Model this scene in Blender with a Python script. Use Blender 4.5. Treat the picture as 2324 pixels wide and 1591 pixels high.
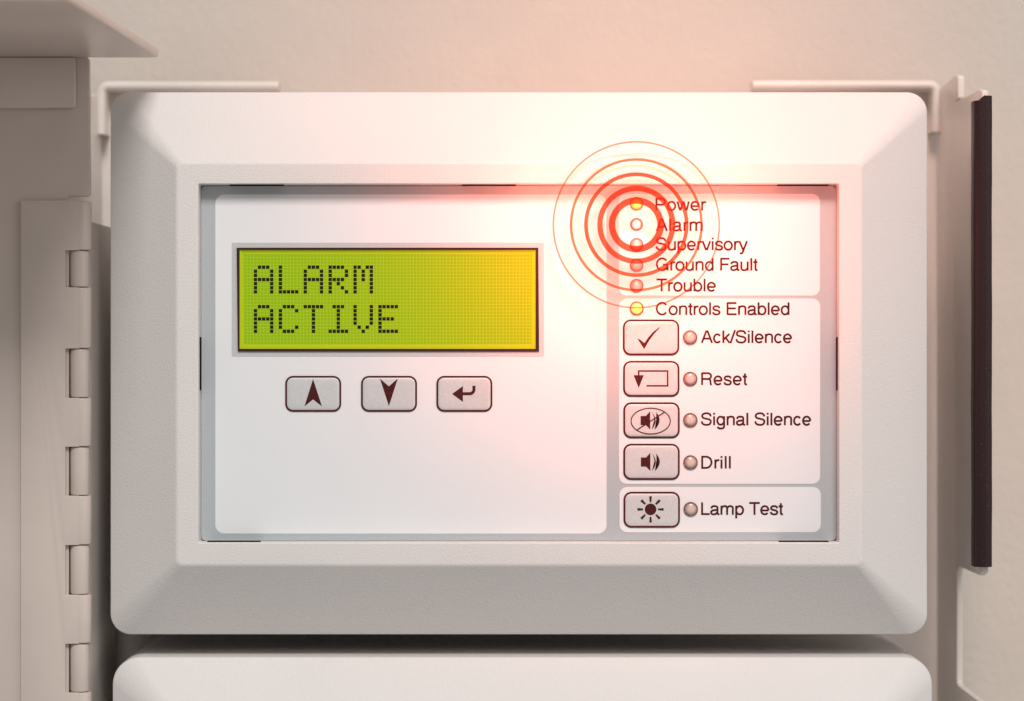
import bpy, bmesh, math, random
from mathutils import Vector
random.seed(7)

# ------------------------------------------------------------------ units
# One unit of the measured layout is S metres; the face sheet of the alarm panel is depth 0,
# depth d grows towards the viewer. U0, V0: the point of the face straight before the lens.
S = 0.0001076
U0, V0 = 1161.5, 795.5
D = 5576.0                      # camera distance to the face sheet (0.60 m)

scene = bpy.context.scene
for o in list(bpy.data.objects):
    bpy.data.objects.remove(o)

# ------------------------------------------------------------------ camera
cam_d = bpy.data.cameras.new('camera')
cam = bpy.data.objects.new('camera', cam_d)
scene.collection.objects.link(cam)
cam.location = (0, -D * S, 0)
cam.rotation_euler = (math.radians(90), 0, 0)
cam_d.sensor_width = 36.0
cam_d.lens = 36.0 * D / 2323.0
cam_d.clip_start = 0.01
cam_d.clip_end = 50
cam_d.dof.use_dof = True
cam_d.dof.focus_distance = (D - 5) * S
cam_d.dof.aperture_fstop = 10.0
scene.camera = cam

# ------------------------------------------------------------------ room light, added fill and glow
world = bpy.data.worlds.new('World')
scene.world = world
world.use_nodes = True
bg = world.node_tree.nodes['Background']
bg.inputs[0].default_value = (1.0, 0.965, 0.94, 1)
bg.inputs[1].default_value = 0.32

def area_light(name, loc, target, size, energy, color):
    l = bpy.data.lights.new(name, 'AREA')
    l.shape = 'RECTANGLE'; l.size = size[0]; l.size_y = size[1]
    l.energy = energy; l.color = color
    o = bpy.data.objects.new(name, l)
    o.location = loc
    o.rotation_euler = (Vector(target) - Vector(loc)).to_track_quat('-Z', 'Y').to_euler()
    scene.collection.objects.link(o)
    return o
# ceiling luminaire above and in front of the cabinet, a little to the right
area_light('ceiling_light', (0.17, -1.30, 1.18), (0.0, 0, -0.02), (0.56, 0.46), 21.2, (1.0, 0.965, 0.945))
# weak fill added from the right to brighten the right-hand slope
area_light('side_fill', (1.2, -0.75, 0.25), (0.0, 0, 0.0), (0.9, 0.9), 2.6, (1.0, 0.96, 0.93))
# added red spot, unseen: makes the glow on wall and upper bezel
bl = bpy.data.lights.new('glow_spot_top', 'SPOT')
bl.energy = 4.8; bl.color = (1.0, 0.35, 0.22); bl.spot_size = math.radians(30); bl.spot_blend = 1.0
bl.shadow_soft_size = 0.06
bo = bpy.data.objects.new('glow_spot_top', bl)
bo.location = (0.035, -0.26, 0.30)
bo.rotation_euler = (Vector((0.034, 0.0, 0.090)) - bo.location).to_track_quat('-Z', 'Y').to_euler()
scene.collection.objects.link(bo)

vs = scene.view_settings
vs.view_transform = 'Standard'; vs.look = 'None'; vs.exposure = 0.0; vs.gamma = 1.0
vs.use_curve_mapping = False
scene.cycles.max_bounces = 8
scene.cycles.transparent_max_bounces = 12

# ------------------------------------------------------------------ materials
def mat(name, col, rough=0.5, bump=None, spec=0.5, mottle=None, emit=None, speck=None, coat=0.0):
    """bump: list of (noise scale, strength, distance); mottle: (scale, amount)"""
    m = bpy.data.materials.new(name); m.use_nodes = True
    nt = m.node_tree; b = nt.nodes['Principled BSDF']
    b.inputs['Base Color'].default_value = (*col, 1)
    b.inputs['Roughness'].default_value = rough
    b.inputs['Specular IOR Level'].default_value = spec
    b.inputs['Coat Weight'].default_value = coat
    tc = nt.nodes.new('ShaderNodeTexCoord')
    out = None
    if mottle:
        n = nt.nodes.new('ShaderNodeTexNoise'); n.inputs['Scale'].default_value = mottle[0]
        n.inputs['Detail'].default_value = 6
        nt.links.new(tc.outputs['Object'], n.inputs['Vector'])
        r = nt.nodes.new('ShaderNodeMapRange')
        r.inputs['From Min'].default_value = 0.3; r.inputs['From Max'].default_value = 0.7
        r.inputs['To Min'].default_value = 1 - mottle[1]; r.inputs['To Max'].default_value = 1 + mottle[1]
        nt.links.new(n.outputs['Fac'], r.inputs['Value'])
        v = nt.nodes.new('ShaderNodeVectorMath'); v.operation = 'SCALE'
        v.inputs[0].default_value = col
        nt.links.new(r.outputs[0], v.inputs['Scale'])
        out = v.outputs[0]
    if speck:                                   # (scale, threshold, colour): dust grains or fine print grain
        n = nt.nodes.new('ShaderNodeTexNoise'); n.inputs['Scale'].default_value = speck[0]
        n.inputs['Detail'].default_value = 2
        nt.links.new(tc.outputs['Object'], n.inputs['Vector'])
        r = nt.nodes.new('ShaderNodeMapRange')
        r.inputs['From Min'].default_value = speck[1]; r.inputs['From Max'].default_value = speck[1] + 0.08
        nt.links.new(n.outputs['Fac'], r.inputs['Value'])
        mx = nt.nodes.new('ShaderNodeMix'); mx.data_type = 'RGBA'
        mx.inputs[6].default_value = (*col, 1); mx.inputs[7].default_value = (*speck[2], 1)
        if out: nt.links.new(out, mx.inputs[6])
        nt.links.new(r.outputs[0], mx.inputs[0])
        out = mx.outputs[2]
    if out: nt.links.new(out, b.inputs['Base Color'])
    if bump:
        prev = None
        for sc, st, dist in bump:
            n = nt.nodes.new('ShaderNodeTexNoise'); n.inputs['Scale'].default_value = sc
            n.inputs['Detail'].default_value = 3
            nt.links.new(tc.outputs['Object'], n.inputs['Vector'])
            bp = nt.nodes.new('ShaderNodeBump')
            bp.inputs['Strength'].default_value = st; bp.inputs['Distance'].default_value = dist
            nt.links.new(n.outputs['Fac'], bp.inputs['Height'])
            if prev: nt.links.new(prev, bp.inputs['Normal'])
            prev = bp.outputs[0]
        nt.links.new(prev, b.inputs['Normal'])
    if emit:
        b.inputs['Emission Color'].default_value = (*emit[0], 1)
        b.inputs['Emission Strength'].default_value = emit[1]
    return m

M = {}
M['plastic'] = mat('bezel_plastic', (0.75, 0.72, 0.70), 0.48, [(2000, 0.36, 0.0003), (5200, 0.10, 0.0002)], 0.35,
                   speck=(1400, 0.765, (0.40, 0.34, 0.30)), mottle=(22, 0.018))
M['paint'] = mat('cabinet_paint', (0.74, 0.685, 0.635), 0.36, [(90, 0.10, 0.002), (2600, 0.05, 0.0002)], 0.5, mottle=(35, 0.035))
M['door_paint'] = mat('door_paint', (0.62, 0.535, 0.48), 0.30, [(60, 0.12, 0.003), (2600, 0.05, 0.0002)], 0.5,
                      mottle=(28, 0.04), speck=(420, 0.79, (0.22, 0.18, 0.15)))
M['plaster'] = mat('wall_plaster', (0.62, 0.555, 0.495), 0.85, [(160, 0.08, 0.002), (520, 0.30, 0.0008), (1600, 0.32, 0.0004)], 0.2,
                   mottle=(45, 0.02))
M['sheet'] = mat('face_sheet_grey', (0.44, 0.485, 0.50), 0.42, [(4200, 0.10, 0.0001)], 0.45, mottle=(2600, 0.05))
M['white'] = mat('face_field_white', (0.79, 0.82, 0.835), 0.5, [(3600, 0.05, 0.0001)], 0.4, mottle=(30, 0.012))
M['halo'] = mat('display_surround_grey', (0.54, 0.56, 0.57), 0.5, [(4200, 0.08, 0.0001)], 0.4, mottle=(2600, 0.05))
M['key'] = mat('key_grey', (0.58, 0.605, 0.61), 0.42, [(3200, 0.16, 0.0001)], 0.5, mottle=(2400, 0.06))
M['ink'] = mat('brown_ink', (0.062, 0.011, 0.012), 0.6, None, 0.12, speck=(5200, 0.63, (0.24, 0.075, 0.07)))
M['frame'] = mat('display_frame_black', (0.028, 0.010, 0.010), 0.5, None, 0.3)
M['dot'] = mat('display_dot', (0.012, 0.002, 0.001), 0.55, None, 0.2)
M['slot'] = mat('slot_dark', (0.006, 0.003, 0.003), 0.8, None, 0.1)
M['rubber'] = mat('rubber_black', (0.024, 0.009, 0.010), 0.42, [(900, 0.12, 0.0003)], 0.3, speck=(2600, 0.675, (0.13, 0.085, 0.085)))
M['rim_dark'] = mat('lamp_rim', (0.11, 0.055, 0.048), 0.45, None, 0.5, speck=(5200, 0.56, (0.35, 0.22, 0.18)))

def lens_mat(name, core, edge, r, emit=0.0, grain=0.25, r0=0.45, r1=1.0):
    """epoxy lens over a reflector cup: bright core, darker grained edge, in the lens's own coordinates"""
    m = bpy.data.materials.new(name); m.use_nodes = True
    nt = m.node_tree; b = nt.nodes['Principled BSDF']
    tc = nt.nodes.new('ShaderNodeTexCoord')
    sep = nt.nodes.new('ShaderNodeSeparateXYZ'); nt.links.new(tc.outputs['Object'], sep.inputs[0])
    cmb = nt.nodes.new('ShaderNodeCombineXYZ')
    nt.links.new(sep.outputs[0], cmb.inputs[0]); nt.links.new(sep.outputs[2], cmb.inputs[2])
    ln = nt.nodes.new('ShaderNodeVectorMath'); ln.operation = 'LENGTH'
    nt.links.new(cmb.outputs[0], ln.inputs[0])
    n = nt.nodes.new('ShaderNodeTexNoise'); n.inputs['Scale'].default_value = 4200
    nt.links.new(tc.outputs['Object'], n.inputs['Vector'])
    md = nt.nodes.new('ShaderNodeMath'); md.operation = 'MULTIPLY_ADD'
    md.inputs[1].default_value = grain * r * 2; nt.links.new(n.outputs['Fac'], md.inputs[0])
    nt.links.new(ln.outputs['Value'], md.inputs[2])
    mr = nt.nodes.new('ShaderNodeMapRange')
    mr.inputs['From Min'].default_value = r * (r0 + grain); mr.inputs['From Max'].default_value = r * (r1 + grain)
    nt.links.new(md.outputs[0], mr.inputs['Value'])
    mx = nt.nodes.new('ShaderNodeMix'); mx.data_type = 'RGBA'
    mx.inputs[6].default_value = (*core, 1); mx.inputs[7].default_value = (*edge, 1)
    nt.links.new(mr.outputs[0], mx.inputs[0])
    nt.links.new(mx.outputs[2], b.inputs['Base Color'])
    b.inputs['Roughness'].default_value = 0.28
    b.inputs['Coat Weight'].default_value = 0.4
    if emit:
        nt.links.new(mx.outputs[2], b.inputs['Emission Color'])
        b.inputs['Emission Strength'].default_value = emit
    return m

LR = 15.0 * S
M['lens_off'] = lens_mat('lens_unlit', (0.62, 0.52, 0.46), (0.26, 0.18, 0.155), LR, 0.0, 0.30, 0.40, 0.95)
M['lens_power'] = lens_mat('lens_lit_amber', (0.86, 0.72, 0.12), (0.50, 0.32, 0.05), LR, 0.35, 0.05)
M['lens_controls'] = lens_mat('lens_lit_lime', (0.80, 0.86, 0.20), (0.52, 0.50, 0.08), LR, 0.38, 0.05)
M['lens_alarm'] = lens_mat('lens_lit_alarm', (1.0, 0.92, 0.85), (0.42, 0.025, 0.015), LR, 0.5, 0.26, 0.30, 0.85)
M['rim_red'] = mat('lamp_rim_red', (0.30, 0.018, 0.012), 0.45)

def screen_mat():
    m = bpy.data.materials.new('lcd_backlit_green'); m.use_nodes = True
    nt = m.node_tree; b = nt.nodes['Principled BSDF']
    tc = nt.nodes.new('ShaderNodeTexCoord')
    sep = nt.nodes.new('ShaderNodeSeparateXYZ'); nt.links.new(tc.outputs['Object'], sep.inputs[0])
    lines = []
    for ax, pitch in ((0, 7.54 * S), (2, 7.57 * S)):
        d = nt.nodes.new('ShaderNodeMath'); d.operation = 'DIVIDE'; d.inputs[1].default_value = pitch
        nt.links.new(sep.outputs[ax], d.inputs[0])
        f = nt.nodes.new('ShaderNodeMath'); f.operation = 'FRACT'; nt.links.new(d.outputs[0], f.inputs[0])
        l = nt.nodes.new('ShaderNodeMath'); l.operation = 'LESS_THAN'; l.inputs[1].default_value = 0.20
        nt.links.new(f.outputs[0], l.inputs[0]); lines.append(l)
    mxm = nt.nodes.new('ShaderNodeMath'); mxm.operation = 'MAXIMUM'
    nt.links.new(lines[0].outputs[0], mxm.inputs[0]); nt.links.new(lines[1].outputs[0], mxm.inputs[1])
    mx = nt.nodes.new('ShaderNodeMix'); mx.data_type = 'RGBA'
    mx.inputs[6].default_value = (0.275, 0.26, 0.004, 1); mx.inputs[7].default_value = (0.40, 0.37, 0.025, 1)
    nt.links.new(mxm.outputs[0], mx.inputs[0])
    nt.links.new(mx.outputs[2], b.inputs['Base Color'])
    b.inputs['Emission Color'].default_value = (0.02, 0.30, 0.004, 1)
    b.inputs['Emission Strength'].default_value = 0.72
    b.inputs['Roughness'].default_value = 0.35
    b.inputs['Specular IOR Level'].default_value = 0.08
    return m
M['screen'] = screen_mat()
M['edge_bright'] = mat('lcd_light_edge', (0.40, 0.44, 0.008), 0.4, None, 0.1, emit=((0.30, 0.52, 0.008), 0.30))
M['edge_dim'] = mat('lcd_light_edge_dim', (0.26, 0.30, 0.006), 0.4, None, 0.1, emit=((0.28, 0.40, 0.01), 0.2))

def film_mat(name, tint, cover):
    """translucent tinted film: lets the panel show through, tinted"""
    m = bpy.data.materials.new(name); m.use_nodes = True
    nt = m.node_tree
    for n in list(nt.nodes):
        if n.type != 'OUTPUT_MATERIAL': nt.nodes.remove(n)
    out = [n for n in nt.nodes if n.type == 'OUTPUT_MATERIAL'][0]
    t = nt.nodes.new('ShaderNodeBsdfTransparent'); t.inputs[0].default_value = (*[math.sqrt(c) for c in tint], 1)
    d = nt.nodes.new('ShaderNodeBsdfDiffuse'); d.inputs[0].default_value = (0.80, 0.09, 0.05, 1)
    mx = nt.nodes.new('ShaderNodeMixShader'); mx.inputs[0].default_value = cover
    nt.links.new(t.outputs[0], mx.inputs[1]); nt.links.new(d.outputs[0], mx.inputs[2])
    nt.links.new(mx.outputs[0], out.inputs['Surface'])
    return m

# ------------------------------------------------------------------ mesh helpers
def W(u, v, d, ref=None):
    """layout point (u, v) measured at depth ref (default d), standing at depth d, in metres"""
    k = (D - (d if ref is None else ref)) / D
    return Vector(((u - U0) * k * S, -d * S, -(v - V0) * k * S))

def rrect(x0, y0, x1, y1, r, n=6):
    pts = []
    for cx, cy, a in ((x1 - r, y0 + r, -90), (x1 - r, y1 - r, 0), (x0 + r, y1 - r, 90), (x0 + r, y0 + r, 180)):
        for i in range(n + 1):
            t = math.radians(a + 90.0 * i / n)
            pts.append((cx + r * math.cos(t), cy + r * math.sin(t)))
    return pts

def circle(cx, cy, r, n=32):
    return [(cx + r * math.cos(2 * math.pi * i / n), cy + r * math.sin(2 * math.pi * i / n)) for i in range(n)]

class Thing:
    def __init__(self, name, loc, label=None, cat=None, group=None):
        self.o = bpy.data.objects.new(name, None)
        self.o.empty_display_size = 0.01
        scene.collection.objects.link(self.o)
        self.o.location = loc
        self.org = Vector(loc)
        if label: self.o['label'] = label
        if cat: self.o['category'] = cat
        if group: self.o['group'] = group

def link_mesh(name, bm, m, parent=None, org=Vector((0, 0, 0)), origin=None, smooth=None, weighted=False, recalc=True, label=None):
    """org: world position of the parent's origin; origin: world position this mesh's own origin takes"""
    if recalc: bmesh.ops.recalc_face_normals(bm, faces=bm.faces)
    o0 = org if origin is None else origin
    bmesh.ops.translate(bm, verts=bm.verts, vec=-o0)
    me = bpy.data.meshes.new(name); bm.to_mesh(me); bm.free()
    me.materials.append(m)
    if smooth is not None:
        for p in me.polygons: p.use_smooth = True
        me.set_sharp_from_angle(angle=math.radians(smooth))
    o = bpy.data.objects.new(name, me)
    scene.collection.objects.link(o)
    if parent is not None: o.parent = parent
    o.location = o0 - org
    if weighted:
        md = o.modifiers.new('weighted', 'WEIGHTED_NORMAL'); md.keep_sharp = True; md.weight = 80
    if label: o['label'] = label
    return o

def loft(rings, closed_start=True, closed_end=True):
    """rings: list of lists of Vector, equal length"""
    bm = bmesh.new(); vr = []
    for r in rings: vr.append([bm.verts.new(p) for p in r])
    n = len(rings[0])
    for a, b in zip(vr, vr[1:]):
        for i in range(n):
            j = (i + 1) % n
            bm.faces.new((a[i], a[j], b[j], b[i]))
    if closed_start: bm.faces.new(vr[0])
    if closed_end: bm.faces.new(vr[-1])
    return bm

def ring_at(pts, d, ref=None): return [W(u, v, d, ref) for u, v in pts]

def slab(pts, d0, d1, ref=None, bev=0.0):
    """flat piece from depth d0 to d1 (d1 nearer), outline pts measured at its front"""
    ref = d1 if ref is None else ref
    bm = loft([ring_at(pts, d0, ref), ring_at(pts, d1, ref)])
    if bev:
        bmesh.ops.recalc_face_normals(bm, faces=bm.faces)
        bmesh.ops.bevel(bm, geom=list(bm.edges), offset=bev * S, segments=3, profile=0.5, affect='EDGES', clamp_overlap=True)
    return bm

def annulus(outer, inner, d0, d1):
    bm = bmesh.new(); n = len(outer)
    L = [[bm.verts.new(p) for p in ring_at(q, d, d1)] for q, d in ((outer, d0), (outer, d1), (inner, d1), (inner, d0))]
    for k in range(4):
        a, b = L[k], L[(k + 1) % 4]
        for i in range(n):
            j = (i + 1) % n
            bm.faces.new((a[i], a[j], b[j], b[i]))
    return bm

def face_viewer(bm):
    for f in bm.faces:
        f.normal_update()
        if f.normal.y > 0: f.normal_flip()

def add_flat(bm, pts, d):
    vs_ = [bm.verts.new(W(u, v, d)) for u, v in pts]
    return bm.faces.new(vs_)

def ribbon(bm, pts, w, d, closed=False):
    """flat stroke of width w along pts (layout units), mitred"""
    n = len(pts); L = []; R = []
    for i, (x, y) in enumerate(pts):
        def unit(a, b):
            dx, dy = b[0] - a[0], b[1] - a[1]; l = math.hypot(dx, dy) or 1
            return dx / l, dy / l
        if closed: t0 = unit(pts[i - 1], pts[i]); t1 = unit(pts[i], pts[(i + 1) % n])
        else:
            t1 = unit(pts[i], pts[i + 1]) if i < n - 1 else None
            t0 = unit(pts[i - 1], pts[i]) if i > 0 else t1
            t1 = t1 or t0
        n0 = (-t0[1], t0[0]); n1 = (-t1[1], t1[0])
        mx, my = n0[0] + n1[0], n0[1] + n1[1]
        q = mx * n0[0] + my * n0[1]
        q = max(q, 0.5)
        mx, my = mx / q, my / q
        L.append(bm.verts.new(W(x + mx * w / 2, y + my * w / 2, d)))
        R.append(bm.verts.new(W(x - mx * w / 2, y - my * w / 2, d)))
    m = n if closed else n - 1
    for i in range(m):
        j = (i + 1) % n
        bm.faces.new((L[i], L[j], R[j], R[i]))

def catmull(P, k=5):
    out = []
    Q = [P[0]] + list(P) + [P[-1]]
    for i in range(1, len(Q) - 2):
        p0, p1, p2, p3 = Q[i - 1:i + 3]
        for j in range(k):
            t = j / k
            out.append(tuple(0.5 * (2 * p1[a] + (p2[a] - p0[a]) * t + (2 * p0[a] - 5 * p1[a] + 4 * p2[a] - p3[a]) * t * t
                                    + (3 * p1[a] - p0[a] - 3 * p2[a] + p3[a]) * t ** 3) for a in (0, 1)))
    out.append(tuple(P[-1]))
    return out

# ------------------------------------------------------------------ lettering: a plain grotesque drawn in strokes
def arc(cx, cy, rx, ry, a0, a1, n=18):
    return [(cx + rx * math.cos(math.radians(a0 + (a1 - a0) * i / n)), cy + ry * math.sin(math.radians(a0 + (a1 - a0) * i / n))) for i in range(n + 1)]
C_ = catmull
G = {
 'A': (667, [[(54, 0), (314, 718)], [(613, 0), (353, 718)], [(150, 250), (517, 250)]]),
 'C': (722, [arc(372, 359, 286, 337, 36, 322, 26)]),
 'D': (722, [[(122, 40), (122, 678), (330, 678)] + arc(330, 359, 300, 319, 90, -90)[1:] + [(122, 40)]]),
 'E': (667, [[(126, 0), (126, 718)], [(126, 678), (612, 678)], [(126, 372), (578, 372)], [(126, 40), (618, 40)]]),
 'F': (611, [[(126, 0), (126, 718)], [(126, 678), (583, 678)], [(126, 358), (528, 358)]]),
 'G': (778, [arc(380, 359, 292, 337, 38, 338, 26), [(410, 342), (672, 342), (672, 0)]]),
 'L': (556, [[(118, 718), (118, 40), (535, 40)]]),
 'P': (667, [[(126, 0), (126, 718)], [(126, 678), (415, 678)] + arc(415, 503, 167, 175, 90, -90)[1:] + [(126, 328)]]),
 'R': (722, [[(128, 0), (128, 718)], [(128, 678), (440, 678)] + arc(440, 512, 182, 166, 90, -90)[1:] + [(128, 346)],
             C_([(440, 346), (530, 325), (575, 265), (588, 180), (596, 80), (612, 30), (645, 0)])]),
 'S': (667, [C_([(572, 505), (548, 600), (465, 672), (333, 692), (195, 665), (118, 590), (112, 505), (165, 428), (330, 378), (490, 335), (570, 262), (572, 165), (515, 72), (430, 34), (330, 26), (195, 52), (110, 125), (86, 235)])]),
 'T': (611, [[(21, 678), (593, 678)], [(307, 0), (307, 660)]]),
 'a': (556, [C_([(92, 358), (110, 432), (172, 486), (275, 498), (375, 480), (424, 410), (424, 300), (424, 200), (424, 110), (438, 52), (485, 36), (532, 44)]),
             C_([(424, 318), (380, 285), (260, 268), (150, 240), (84, 190), (80, 118), (120, 50), (205, 26), (300, 42), (380, 95), (424, 170)])]),
 'b': (556, [[(98, 0), (98, 718)], arc(286, 262, 190, 236, 0, 360, 28)]),
 'c': (500, [arc(255, 262, 183, 236, 38, 322, 22)]),
 'd': (556, [[(458, 0), (458, 718)], arc(270, 262, 190, 236, 0, 360, 28)]),
 'e': (556, [arc(278, 262, 198, 236, -4, 320, 26), [(82, 250), (476, 250)]]),
 'g': (556, [arc(266, 268, 186, 230, 0, 360, 28), C_([(456, 523), (456, 380), (456, 150), (456, -30), (438, -115), (375, -168), (262, -182), (155, -160), (92, -88)])]),
 'i': (222, [[(111, 0), (111, 523)], [(111, 612), (111, 718)]]),
 'k': (500, [[(106, 0), (106, 718)], [(440, 523), (118, 190)], [(225, 310), (455, 0)]]),
 'l': (222, [[(111, 0), (111, 718)]]),
 'm': (833, [[(106, 0), (106, 523)], C_([(106, 330), (138, 425), (200, 484), (285, 498), (370, 474), (416, 395), (416, 200), (416, 0)]),
             C_([(416, 330), (448, 425), (510, 484), (595, 498), (680, 474), (726, 395), (726, 200), (726, 0)])]),
 'n': (556, [[(106, 0), (106, 523)], C_([(106, 330), (140, 425), (205, 484), (300, 498), (400, 474), (450, 385), (450, 200), (450, 0)])]),
 'o': (556, [arc(278, 262, 203, 236, 0, 360, 28)]),
 'p': (556, [[(98, -207), (98, 523)], arc(286, 262, 190, 236, 0, 360, 28)]),
 'r': (333, [[(113, 0), (113, 523)], C_([(113, 310), (140, 405), (205, 470), (332, 484)])]),
 's': (500, [C_([(418, 372), (395, 445), (335, 488), (245, 498), (150, 478), (88, 405), (98, 340), (155, 298), (260, 268), (370, 232), (424, 170), (412, 95), (355, 40), (258, 26), (150, 44), (92, 95), (72, 168)])]),
 't': (278, [C_([(142, 668), (142, 480), (142, 300), (142, 130), (155, 58), (200, 34), (257, 40)]), [(14, 483), (257, 483)]]),
 'u': (556, [C_([(106, 523), (106, 330), (106, 135), (150, 52), (250, 26), (345, 42), (415, 105), (450, 200)]), [(450, 0), (450, 523)]]),
 'v': (500, [[(44, 523), (235, 0)], [(456, 523), (265, 0)]]),
 'w': (722, [[(48, 523), (185, 0)], [(213, 0), (346, 523)], [(376, 523), (509, 0)], [(537, 0), (674, 523)]]),
 'y': (500, [[(44, 523), (246, 10)], C_([(456, 523), (265, 0), (225, -110), (180, -172), (125, -180), (66, -168)])]),
 '/': (278, [[(12, -19), (266, 737)]]),
 ' ': (278, []),
}
def text_mesh(txt, u0, u1, base, cap, d, stroke=114):
    k = cap / 718.0; kx = k * 1.05
    adv = [G[c][0] * kx for c in txt]
    lsb = {'A': 14, 'T': 21, 'S': 46, 'P': 86, 'G': 40, 'C': 40, 'R': 86, 'D': 81, 'L': 76}.get(txt[0], 40) * kx
    rsb = {'t': 14, 'd': 58, 'l': 66, 'r': 0, 'm': 66, 'y': 10}.get(txt[-1], 36) * kx
    nat = sum(adv) - lsb - rsb
    tr = ((u1 - u0) - nat) / (len(txt) - 1)
    bm = bmesh.new(); x = u0 - lsb; z = 0.0
    for c, a in zip(txt, adv):
        for st in G[c][1]:
            pts = [(x + px * kx, base - py * k) for px, py in st]
            closed = math.hypot(pts[0][0] - pts[-1][0], pts[0][1] - pts[-1][1]) < 1e-3
            if closed: pts = pts[:-1]
            ribbon(bm, pts, stroke * k, d + z, closed)
            z = (z + 0.07) % 0.35                    # crossing strokes never share a plane
        x += a + tr
    face_viewer(bm)
    return bm

# ------------------------------------------------------------------ the setting: plaster wall
bm = bmesh.new()
WD = -760
bmesh.ops.create_grid(bm, x_segments=1, y_segments=1, size=0.5)
for v in bm.verts: v.co = Vector((v.co.x, -WD * S, v.co.y))
face_viewer(bm)
wall = link_mesh('wall', bm, M['plaster'], recalc=False)
wall['kind'] = 'structure'

# ------------------------------------------------------------------ cabinet
BD = -690                                             # back plate
cab = Thing('alarm_cabinet', W(1161, 2450, BD, 0), 'beige sheet metal wall cabinet around the alarm panel, black rubber edging on its right', 'cabinet')
def cpart(name, bm, m='paint', **kw): return link_mesh(name, bm, M[m], cab.o, cab.org, **kw)

XL, XR = -1044.0, 1079.0                              # inner faces of the side walls, layout units
def X(x, d, y): return Vector((x * S, -d * S, -y * S))
def kk(d): return (D - d) / D
# back plate: two shoulders standing up behind the corners, cut out between
def bp(u, v): return (u, v)
pts = [(226, 205), (634, 205), (634, 300), (1706, 300), (1706, 205), (2126, 205), (2126, 2300), (226, 2300)]
cpart('back_plate', slab(pts, BD - 20, BD, BD))
# rolled corner rims: L shaped, with soft round fronts
def rim(path, w, d0, d1, rr):
    """round-fronted lip of width w swept along path (layout at d1) standing from d0 to d1"""
    prof = []
    n = 7
    prof.append((-w / 2, d0))
    for i in range(n + 1):
        t = math.pi - math.pi * i / n
        prof.append((w / 2 * math.cos(t) , d1 - rr + rr * math.sin(t)))
    prof.append((w / 2, d0))
    rings = []
    m = len(path)
    for i, (x, y) in enumerate(path):
        def unit(a, b):
            dx, dy = b[0] - a[0], b[1] - a[1]; l = math.hypot(dx, dy); return dx / l, dy / l
        t1 = unit(path[i], path[i + 1]) if i < m - 1 else None
        t0 = unit(path[i - 1], path[i]) if i > 0 else t1
        t1 = t1 or t0
        nx, ny = -t0[1] - t1[1], t0[0] + t1[0]
        q = nx * -t0[1] + ny * t0[0]; nx, ny = nx / q, ny / q
        rings.append([W(x + nx * a, y + ny * a, d, d1) for a, d in prof])
    bm = loft(rings)
    return bm
def corner_path(x_end, y, x_c, y_end, r=16):
    sx = 1 if x_c > x_end else -1
    cx, cy = x_c - sx * r, y + r
    p = [(x_end, y)]
    for i in range(7):
        t = math.radians(90 * i / 6)
        p.append((cx + sx * r * math.sin(t), cy - r * math.cos(t)))
    p.append((x_c, y_end))
    return p
cpart('corner_rim', rim(corner_path(632, 194, 228, 304), 21, BD + 2, BD + 75, 12), smooth=40)
cpart('corner_rim', rim(corner_path(1709, 192, 2126, 298), 21, BD + 2, BD + 75, 12), smooth=40)
# left side wall, only its deep part shows beside the hinge
def side_plate(name, poly, x0, x1, bev=4):
    """poly: (depth, height) points of a plate standing off the back, between x0 and x1"""
    bm = loft([[X(x0, d, y) for d, y in poly], [X(x1, d, y) for d, y in poly]])
    bmesh.ops.recalc_face_normals(bm, faces=bm.faces)
    bmesh.ops.bevel(bm, geom=[e for e in bm.edges], offset=bev * S, segments=3, profile=0.5, affect='EDGES', clamp_overlap=True)
    return cpart(name, bm, smooth=50)
side_plate('side_wall', [(BD, -655), (-330, -610), (-330, -385), (-110, -385), (-110, 1600), (BD, 1600)], XL - 16, XL)
# right side wall with the lock notch at the top and the cut-out below, from its seen outline
def on_right(u, v):
    q = XR * D / (u - U0)                              # D - d
    return (D - q, (v - V0) * q / D)
pr = [on_right(2126, 205), on_right(2137, 196), on_right(2168, 170), on_right(2173, 174), on_right(2173, 222), on_right(2166, 232)]
pr += [on_right(2220, 203), on_right(2227, 206), on_right(2227, 1298), on_right(2221, 1306), on_right(2176, 1286)]
pr += [on_right(2170, 1292), on_right(2170, 1548), on_right(2174, 1556), on_right(2220, 1591), on_right(2227, 1602), on_right(2227, 1900), on_right(2126, 1900)]
side_plate('side_wall', pr, XR, XR + 16, 4)
# rubber edging: a round-fronted channel over the near edge
gpath = [(XR + 8, -620.0 + 30), (XR + 8, 487.0)]
prof = []
for i in range(17):
    t = math.radians(-200 + 220 * i / 16)
    prof.append((21 * math.cos(t), 6 + 17 * math.sin(t) * -1))
prof = [(-20, -34)] + [(-21 + 0.0, -10)] + [(21 * math.cos(math.radians(180 - 18 * i)), 4 + 15 * math.sin(math.radians(180 - 18 * i))) for i in range(11)] + [(21, -10), (20, -34)]
rings = []
for j in range(25):
    t = j / 24
    y = ((226 - V0) + ((1286 - V0) - (226 - V0)) * t) * kk(-60)
    wob = 0.25 * math.sin(j * 1.9) + 0.3 * math.sin(j * 0.7)
    slope = 8 if j == 0 else 0
    rings.append([X(XR + 1 + a + wob, d - 66, y - (slope if a > 0 else -slope * 0.4)) for a, d in prof])
cpart('rubber_edging', loft(rings), 'rubber', smooth=45, label='black rubber edging on the right side wall')
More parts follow.
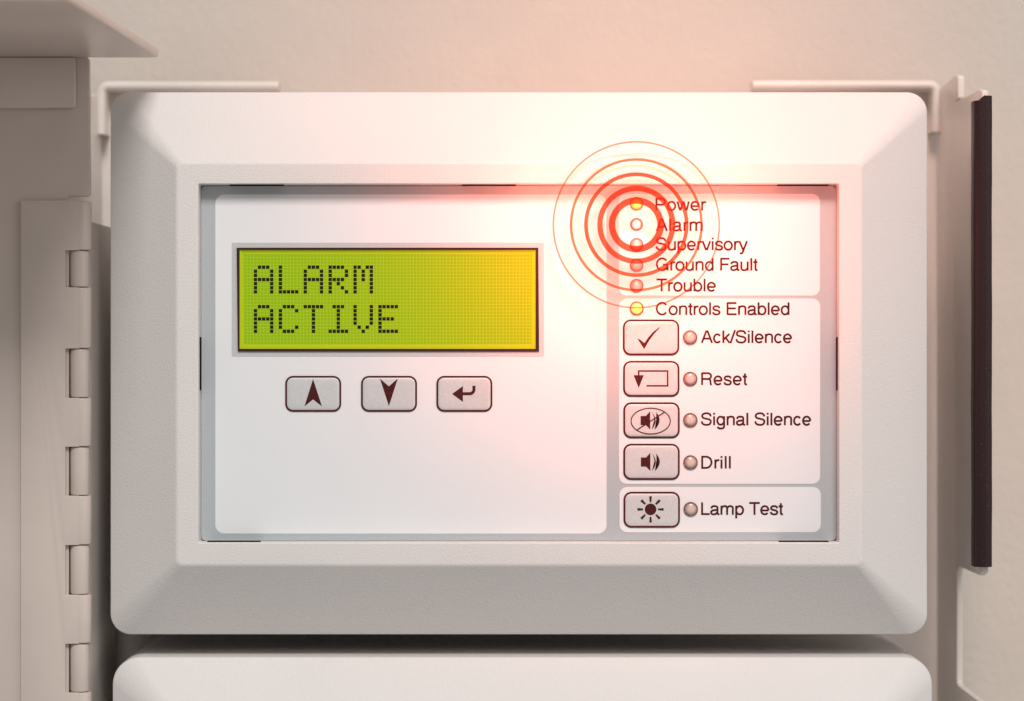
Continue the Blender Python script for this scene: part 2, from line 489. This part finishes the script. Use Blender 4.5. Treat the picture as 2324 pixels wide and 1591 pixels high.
# the cabinet's own hinge knuckles
def vcyl(u, r, v0, v1, dc, n=28, chip=1.2):
    k = (D - (dc + r)) / D
    cx = (u - U0) * k
    rings = []
    for v, rr in ((v0, r - 3), (v0 + 1.2, r - 0.8), (v0 + 3.5, r), (v1 - 3.5, r), (v1 - 1.2, r - 0.8), (v1, r - 3)):
        rings.append([X(cx + rr * math.cos(2 * math.pi * i / n), dc + rr * math.sin(2 * math.pi * i / n), (v - V0) * k) for i in range(n)])
    return loft(rings)
HU, HR, HD = 177.0, 24.0, -74.0
slots = [(568, 652), (791, 903), (1014, 1125), (1237, 1350), (1461, 1572)]
for a, b in slots:
    cpart('hinge_knuckle', vcyl(HU + 0.5, 22.0, a + 1.0, b - 1.0, HD + 1.0), 'door_paint', smooth=35)
# leaf of the hinge running back to the side wall
bm = bmesh.new()
leaf = [(-968, -92), (-968, -150), (-985, -260), (-1010, -400), (-1036, -560), (-1036, BD + 4)]
side_plate('hinge_leaf', [(-100, -300), (-100, 1600), (-460, 1600), (-460, -300)], -987, -975, 3)

# ------------------------------------------------------------------ door, swung open to the left
door = Thing('cabinet_door', W(60, 2450, -60, 0), 'open taupe metal cabinet door at the left edge with piano hinge', 'door')
def dpart(name, bm, m='door_paint', **kw): return link_mesh(name, bm, M[m], door.o, door.org, **kw)
DF = -60                                               # its face
pts = [(-500, 128), (196, 128), (203, 136), (205, 440), (200, 446), (156, 446), (156, 2300), (-500, 2300)]
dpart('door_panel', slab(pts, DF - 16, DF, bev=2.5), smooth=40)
# stiffening tab bent down from the top lip
pts = [(-500, 130), (170, 130), (171, 240), (166, 245), (-500, 248)]
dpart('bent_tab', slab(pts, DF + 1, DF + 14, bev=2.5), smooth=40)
# top lip reaching out towards the viewer
k0 = kk(DF)
yl = (131 - V0) * k0
def lipx(u): return (u - U0) * k0
corner = [(lipx(340), DF - 2)] + [(lipx(342) + 20 * math.sin(math.radians(a)), DF + 20 - 20 * math.cos(math.radians(a))) for a in (15, 35, 55, 75, 95)]
outl = [(lipx(-900), DF - 2)] + corner + [(lipx(320), DF + 930), (lipx(-900), DF + 930)]
bm = loft([[X(x, d, yl) for x, d in outl], [X(x, d, yl - 20) for x, d in outl]])
bmesh.ops.recalc_face_normals(bm, faces=bm.faces)
bmesh.ops.bevel(bm, geom=list(bm.edges), offset=5 * S, segments=3, profile=0.5, affect='EDGES', clamp_overlap=True)
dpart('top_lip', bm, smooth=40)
# hinge leaf on the door with its own knuckles
LF = DF + 12
own = [(456, 568), (652, 791), (903, 1014), (1125, 1237), (1350, 1461), (1572, 1720)]
pts = [(47, 456), (146, 456)]
for a, b in slots: pts += [(146, a), (145.9, b)]
pts = [(47, 455), (179, 455)]
for a, b in slots: pts += [(179, a), (148, a), (148, b), (179, b)]
pts += [(179, 1720), (47, 1720)]
dpart('hinge_leaf', slab(pts, LF - 12, LF, bev=0.9), smooth=40)
HDd = LF - HR
for a, b in own:
    dpart('hinge_knuckle', vcyl(HU + 3, HR, a + 0.8, b - 0.8, HDd + 0.15), smooth=35)

# ------------------------------------------------------------------ bezels
def bezel_bm(x0, y0, x1, y1, r_out, fx0, fy0, fx1, fy1, r_f, d_edge, d_face, d_back, opening=None, r_open=3, d_in=-8):
    """frame: side walls, rounded outer edge, slopes up to a flat, flat in to the opening"""
    n = 10
    rings = []
    O = rrect(x0, y0, x1, y1, r_out, n)
    F = rrect(fx0, fy0, fx1, fy1, r_f, n)
    Ow = [W(u, v, d_edge) for u, v in O]
    Fw = [W(u, v, d_face) for u, v in F]
    rings.append([Vector((p.x, -d_back * S, p.z)) for p in Ow])
    rings.append([Vector((p.x, -(d_edge - 7) * S, p.z)) for p in Ow])
    def mixr(t, dz=0): return [a.lerp(b, t) + Vector((0, -dz * S, 0)) for a, b in zip(Ow, Fw)]
    rings.append([Vector((p.x, -(d_edge - 2) * S, p.z)) * 1 for p in mixr(0.004)])
    rings.append(mixr(0.016))
    rings.append(mixr(0.5, 0.5))
    rings.append(mixr(0.972, 0.3)); rings.append(mixr(0.990, 0.0))
    cF = sum(Fw, Vector()) / len(Fw)
    F2 = rrect(fx0 + 1.5, fy0 + 1.5, fx1 - 1.5, fy1 - 1.5, max(r_f - 1.5, 1), n)
    F3 = rrect(fx0 + 4, fy0 + 4, fx1 - 4, fy1 - 4, max(r_f - 4, 1), n)
    rings.append([p + Vector((0, 0.35 * S, 0)) for p in ring_at(F2, d_face)])
    rings.append(ring_at(F3, d_face))
    if opening:
        q = opening
        rings.append(ring_at(rrect(q[0] - 3, q[1] - 3, q[2] + 3, q[3] + 3, r_open + 2, n), d_face))
        rings.append(ring_at(rrect(q[0] - 0.8, q[1] - 0.8, q[2] + 0.8, q[3] + 0.8, r_open + 1, n), d_face - 0.9))
        rings.append(ring_at(rrect(*q, r_open, n), d_face - 3))
        rings.append(ring_at(rrect(*q, r_open, n), d_in, d_face - 3))
        # back side, closed
        rings.append(ring_at(rrect(q[0] - 20, q[1] - 20, q[2] + 20, q[3] + 20, r_open, n), d_in - 1, d_face))
        rings.append([Vector((p.x * 0.985, -(d_back) * S, p.z * 0.985)) for p in Ow])
        bm = loft(rings, False, False)
        a = bm.verts[:]; n_ = len(rings[0])
        bm.verts.ensure_lookup_table()
        f0 = bm.verts[:n_]; f1 = bm.verts[-n_:]
        for i in range(n_):
            j = (i + 1) % n_
            bm.faces.new((f0[j], f0[i], f1[i], f1[j]))
        return bm
    return loft(rings, True, True)

panel = Thing('alarm_control_unit', W(1177, 1440, -300, 0), 'white fire alarm panel with green display, keys and indicator lamps', 'alarm panel')
def ppart(name, bm, m, parent=None, **kw):
    return link_mesh(name, bm, M[m], parent or panel.o, kw.pop('org', panel.org), **kw)
FD = 44                                                # face of the frame above the face sheet
ppart('bezel', bezel_bm(250, 209, 2104, 1440, 46, 401, 370, 1953, 1282, 14, -82, FD, -210, (450.5, 418, 1903, 1231)), 'plastic',
      smooth=60, weighted=True)
sp_ = slab(rrect(330, 330, 2020, 1330, 10, 3), BD + 1, -212, -212)
ppart('chassis', sp_, 'plastic')
low = Thing('panel_module', W(1185, 2480, -300, 0), 'white blank module below the alarm panel, cut off by the lower picture edge', 'module')
link_mesh('cover', bezel_bm(255, 1491, 2115, 2480, 62, 408, 1662, 1962, 2320, 20, -72, FD + 4, -640), M['plastic'], low.o, low.org, smooth=60, weighted=True)

# face sheet with white fields
def sp(name, pts, d0, d1, m, **kw): return ppart(name, slab(pts, d0, d1), m, **kw)
sheet = sp('face_sheet', rrect(456.5, 422.5, 1897, 1227, 12, 6), -6, 0, 'sheet')
backing = sp('backing_plate', rrect(430, 400, 1925, 1250, 3, 2), -14, -6.6, 'sheet')
fields = [(488.5, 441.5, 1376, 1211, 20), (1404, 440, 1860, 671, 18), (1404.5, 677.5, 1860.5, 1098, 18), (1405.5, 1105, 1862, 1208, 18)]
for x0, y0, x1, y1, r in fields:
    sp('white_field', rrect(x0, y0, x1, y1, r, 8), 0.15, 0.7, 'white')
# clip slots: dark gaps along the recess
for x0, x1 in ((521, 643), (1048, 1170), (1765, 1880)):
    sp('clip_slot', [(x0, 417.5), (x1, 417.5), (x1, 421.0), (x0, 421.0)], 8, 30, 'slot')
for x0, x1 in ((470, 590), (1768, 1880)):
    sp('clip_slot', [(x0, 1228.2), (x1, 1228.2), (x1, 1231.5), (x0, 1231.5)], 8, 30, 'slot')
sp('clip_slot', [(450, 765), (455.5, 765), (455.5, 886), (450, 886)], 8, 22, 'slot')
sp('clip_slot', [(1898.3, 765), (1903.5, 765), (1903.5, 886), (1898.3, 886)], 8, 22, 'slot')

# display
sp('display_surround', rrect(525.7, 550.8, 1234, 809, 2, 2), 0.8, 1.3, 'halo')
fr = annulus([(537, 562.4), (1221.5, 562), (1223, 797.3), (539.5, 797.6)], [(543.4, 567.2), (1215.3, 567.2), (1215.3, 791.8), (543.4, 791.8)], 1.4, 5.0)
disp = ppart('display', fr, 'frame', label='backlit green and yellow text display in a black frame')
dorg = panel.org
def dsub(name, bm, m, **kw): return ppart(name, bm, m, parent=disp, **kw)
scr_o = W(552.4, 782.5, 2.0)
bm = slab([(543, 567), (1215.6, 567), (1215.6, 792), (543, 792)], 1.45, 2.0)
o = link_mesh('screen', bm, M['screen'], disp, panel.org, origin=scr_o)
# light guide edges round the glass
def edge(pts, d0, d1, m): dsub('light_edge', slab(pts, d0, d1), m)
edge([(544, 567.4), (1215, 567.4), (1207, 573), (551, 573)], 2.05, 3.0, 'edge_dim')
edge([(551, 573.1), (1207, 573.1), (1205.5, 576.4), (552.6, 576.4)], 2.05, 2.8, 'edge_bright')
edge([(543.6, 567.8), (551, 573.2), (552.4, 782.2), (543.6, 791.5)], 2.05, 2.7, 'edge_bright')
edge([(1215.1, 567.8), (1215.1, 791.5), (1205.6, 782.2), (1207, 573.2)], 2.05, 2.7, 'edge_bright')
edge([(552.6, 782.5), (1205.4, 782.5), (1215, 791.7), (543.8, 791.7)], 2.05, 2.9, 'edge_bright')
FONT = {
 'A': ['.###.', '#...#', '#...#', '#####', '#...#', '#...#', '#...#'], 'L': ['#....'] * 6 + ['#####'],
 'R': ['####.', '#...#', '#...#', '####.', '#.#..', '#..#.', '#...#'], 'M': ['##.##', '#.#.#', '#.#.#', '#.#.#', '#...#', '#...#', '#...#'],
 'C': ['.###.', '#...#', '#....', '#....', '#....', '#...#', '.###.'], 'T': ['#####'] + ['..#..'] * 6,
 'I': ['.###.'] + ['..#..'] * 5 + ['#####'], 'V': ['#...#'] * 5 + ['.#.#.', '..#..'],
 'E': ['#####', '#....', '#....', '####.', '#....', '#....', '#####'],
}
for row, (txt, y0) in enumerate((('ALARM', 606.4), ('ACTIVE', 695.9))):
    for i, c in enumerate(txt):
        bm = bmesh.new()
        for r in range(7):
            for q in range(5):
                if FONT[c][r][q] == '#':
                    cx, cy, h = 579.6 + 56.5 * i + 9.22 * q, y0 + 9.33 * r, 3.75
                    b2 = slab([(cx - h, cy - h), (cx + h, cy - h), (cx + h, cy + h), (cx - h, cy + h)], 2.1, 2.5)
                    me = bpy.data.meshes.new('tmp'); b2.to_mesh(me); b2.free(); bm.from_mesh(me); bpy.data.meshes.remove(me)
        dsub('display_letter', bm, 'dot')

# keys
def key(x0, y0, x1, y1, label):
    rings = []
    for off, d in ((3.0, 0.8), (3.0, 1.6), (4.5, 2.6), (7.5, 3.5), (11.0, 3.9), (20.0, 4.0), (34.0, 4.05)):
        rings.append(ring_at(rrect(x0 + off, y0 + off, x1 - off, y1 - off, max(17 - off, 4.5), 8), d))
    k = ppart('key', loft(rings), 'key', smooth=60, label=label)
    rim_ = annulus(rrect(x0, y0, x1, y1, 18, 8), rrect(x0 + 4.2, y0 + 4.2, x1 - 4.2, y1 - 4.2, 14, 8), 0.75, 2.6)
    ppart('outline', rim_, 'ink', parent=k)
    return k
SD = 4.3                                              # print on the key tops
def symbol(k, polys=(), strokes=()):
    bm = bmesh.new(); z = 0.0
    for p in polys:
        add_flat(bm, p, SD + z); z += 0.1
    for pts, w, cl in strokes:
        ribbon(bm, pts, w, SD + z, cl); z += 0.1
    bmesh.ops.triangulate(bm, faces=[f for f in bm.faces if len(f.verts) > 4])
    face_viewer(bm)
    ppart('symbol', bm, 'ink', parent=k, recalc=False)
def zmap(x0, y0, sc): return lambda p: ((x0 + p[0] / sc) / 1.0762, (y0 + p[1] / sc) / 1.0762)
z4 = zmap(660, 890, 4.007)
k = key(647, 853, 774, 934.5, 'grey key with an up arrow')
symbol(k, [[z4(p) for p in ((418, 143), (505, 410), (418, 343), (334, 410))]])
k = key(819, 853, 946, 934.5, 'grey key with a down arrow')
symbol(k, [[z4(p) for p in ((1072, 138), (1160, 215), (1247, 138), (1160, 408))]])
k = key(990, 853, 1117, 934.5, 'grey key with a bent return arrow')
stem = [(1880, 287), (1950, 287)] + [(1950 + 42 * math.sin(math.radians(a)), 245 + 42 * math.cos(math.radians(a))) for a in range(10, 91, 10)] + [(1992, 209)]
symbol(k, [[z4(p) for p in ((1778, 289), (1884, 212), (1884, 367))]], [([z4(p) for p in stem], 30 / 4.312, False)])
z6 = zmap(1480, 700, 4.007); z7 = zmap(1480, 960, 4.007)
k = key(1413, 725, 1541, 806.5, 'grey key with a check mark')
symbol(k, [[z6(p) for p in ((303, 508), (330, 518), (374, 552), (410, 500), (455, 447), (518, 398), (529, 398), (470, 462), (425, 522), (372, 612), (345, 572))]])
k = key(1413.5, 819, 1541.5, 900.5, 'grey key with a rectangular loop arrow')
symbol(k, [[z6(p) for p in ((268, 867), (368, 867), (318, 993))]], [([z6(p) for p in ((318, 870), (318, 826), (601, 826), (601, 971), (395, 971))], 15 / 4.312, False)])
def crescent(a, m, b, th):
    """sound wave: from a over m to b, thick in the middle"""
    out, inn = [], []
    for i in range(11):
        t = i / 10
        x = (1 - t) ** 2 * a[0] + 2 * t * (1 - t) * (2 * m[0] - (a[0] + b[0]) / 2) + t * t * b[0]
        y = (1 - t) * a[1] + t * b[1]
        out.append((x, y)); inn.append((x - th * math.sin(math.pi * t), y))
    return out + inn[-2:0:-1]
def speaker(dx, dy):
    return [[(337 + dx, 224 + dy), (388 + dx, 224 + dy), (430 + dx, 178 + dy), (430 + dx, 357 + dy), (388 + dx, 314 + dy), (337 + dx, 314 + dy)],
            crescent((445 + dx, 184 + dy), (483 + dx, 268 + dy), (445 + dx, 356 + dy), 13), crescent((480 + dx, 178 + dy), (522 + dx, 268 + dy), (474 + dx, 358 + dy), 19)]
k = key(1414, 913, 1542, 994.5, 'grey key with a crossed-out loudspeaker in an oval')
ell = [z7((435 + 192 * math.cos(2 * math.pi * i / 48), 274 + 126 * math.sin(2 * math.pi * i / 48))) for i in range(48)]
symbol(k, [[z7(p) for p in q] for q in speaker(0, 0)], [(ell, 10 / 4.312, True), ([z7((303, 360)), z7((570, 187))], 11 / 4.312, False)])
k = key(1414, 1007, 1542, 1089, 'grey key with a loudspeaker')
symbol(k, [[z7(p) for p in q] for q in speaker(2, 406)])
k = key(1414.5, 1116, 1542.5, 1197.5, 'grey key with a shining sun')
polys = [[z7((434 + 57 * math.cos(2 * math.pi * i / 32), 1138 + 57 * math.sin(2 * math.pi * i / 32))) for i in range(32)]]
for i in range(8):
    a = math.radians(45 * i); c, s_ = math.cos(a), math.sin(a)
    polys.append([z7((434 + r * c - w * s_, 1138 + r * s_ + w * c)) for r, w in ((72, -8), (128, -13), (128, 13), (72, 8))])
symbol(k, polys)

# indicator lamps
def lamp(u, v, r, m, label, big=False):
    o0 = W(u, v, 0.8)
    rings = []
    for t in (0, 12, 26, 40, 54, 68, 82):
        rings.append(ring_at(circle(u, v, (r - 0.6) * math.cos(math.radians(t)), 32), 0.9 + r * 0.42 * math.sin(math.radians(t)), 0.9))
    bm = loft(rings)
    k = link_mesh('indicator_lamp', bm, M[m], panel.o, panel.org, origin=o0, smooth=60, label=label)
    # rim printed round the lens, slightly proud
    bm = annulus(circle(u, v, r + 1.0, 32), circle(u, v, r - (3.2 if m == 'lens_alarm' else 2.4), 32), 0.85, 3.4)
    link_mesh('rim', bm, M['rim_red' if m == 'lens_alarm' else 'rim_dark'], k, o0, smooth=40)
    return k
lamp(1444, 462.5, 14.6, 'lens_power', 'lit amber lamp beside Power')
al = lamp(1444, 509.5, 13.6, 'lens_alarm', 'brightly lit red and white lamp beside Alarm')
gl = bpy.data.lights.new('glow_spot_face', 'SPOT')   # added spot hanging before the lamp, throws a red glow back onto the panel
gl.energy = 0.35; gl.color = (1.0, 0.17, 0.105); gl.shadow_soft_size = 0.012
gl.spot_size = math.radians(140); gl.spot_blend = 1.0
go = bpy.data.objects.new('glow_spot_face', gl)
go.location = W(1444, 509.5, 410, 0)
go.rotation_euler = (math.radians(90), 0, 0)
scene.collection.objects.link(go)
for v, t in ((555.5, 'Supervisory'), (602, 'Ground Fault'), (648.5, 'Trouble')):
    lamp(1444.2, v, 14.6, 'lens_off', 'unlit clear lamp beside ' + t)
lamp(1444.4, 700, 14.8, 'lens_controls', 'lit yellow-green lamp beside Controls Enabled')
for u, v, t in ((1565.5, 766, 'Ack/Silence'), (1565.8, 860, 'Reset'), (1566, 953.5, 'Signal Silence'), (1566.5, 1049.5, 'Drill'), (1567, 1155.5, 'Lamp Test')):
    lamp(u, v, 15.4, 'lens_off', 'unlit clear lamp beside ' + t)

# printed words
for txt, u0, u1, base in (('Power', 1487.5, 1602, 478), ('Alarm', 1488, 1594, 524.5), ('Supervisory', 1487.5, 1696, 568), ('Ground Fault', 1488, 1719, 614.3),
                          ('Trouble', 1489, 1624, 661.4), ('Controls Enabled', 1488, 1790.5, 714.8)):
    ppart('lettering', text_mesh(txt, u0, u1, base, 28.6, 1.0), 'ink', recalc=False)
for txt, u0, u1, base in (('Ack/Silence', 1590.4, 1796.6, 778.4), ('Reset', 1591, 1695, 873.8), ('Signal Silence', 1590.4, 1840, 965.2),
                          ('Drill', 1591.3, 1657.6, 1063.3), ('Lamp Test', 1591, 1776.5, 1168.2)):
    ppart('lettering', text_mesh(txt, u0, u1, base, 28.4, 1.0), 'ink', recalc=False)

# ------------------------------------------------------------------ red signal rings standing off round the alarm lamp
RD = FD + 14
for ro, ri, tint, cover, label in (
        (62.4, 47.8, (1.0, 0.15, 0.09), 0.13, 'innermost and widest red ring round the Alarm lamp'),
        (88.6, 76.6, (1.0, 0.17, 0.10), 0.13, 'second red ring from the Alarm lamp, wide'),
        (118.4, 110.0, (1.0, 0.18, 0.10), 0.12, 'middle of five red rings round the Alarm lamp'),
        (151.0, 145.2, (0.98, 0.28, 0.15), 0.09, 'second largest ring round the Alarm lamp, narrow and orange'),
        (190.1, 186.4, (0.92, 0.40, 0.27), 0.06, 'largest and thinnest pale ring round the Alarm lamp')):
    org = W(1443.6, 510.3 + ro, RD)
    bm = annulus(circle(1443.6, 510.3, ro, 128), circle(1443.6, 510.3, ri, 128), RD, RD + 2)
    r = link_mesh('signal_ring', bm, film_mat('signal_film', tint, cover), None, Vector((0, 0, 0)), origin=org)
    r['label'] = label; r['category'] = 'ring'; r['group'] = 'rings round the alarm lamp'
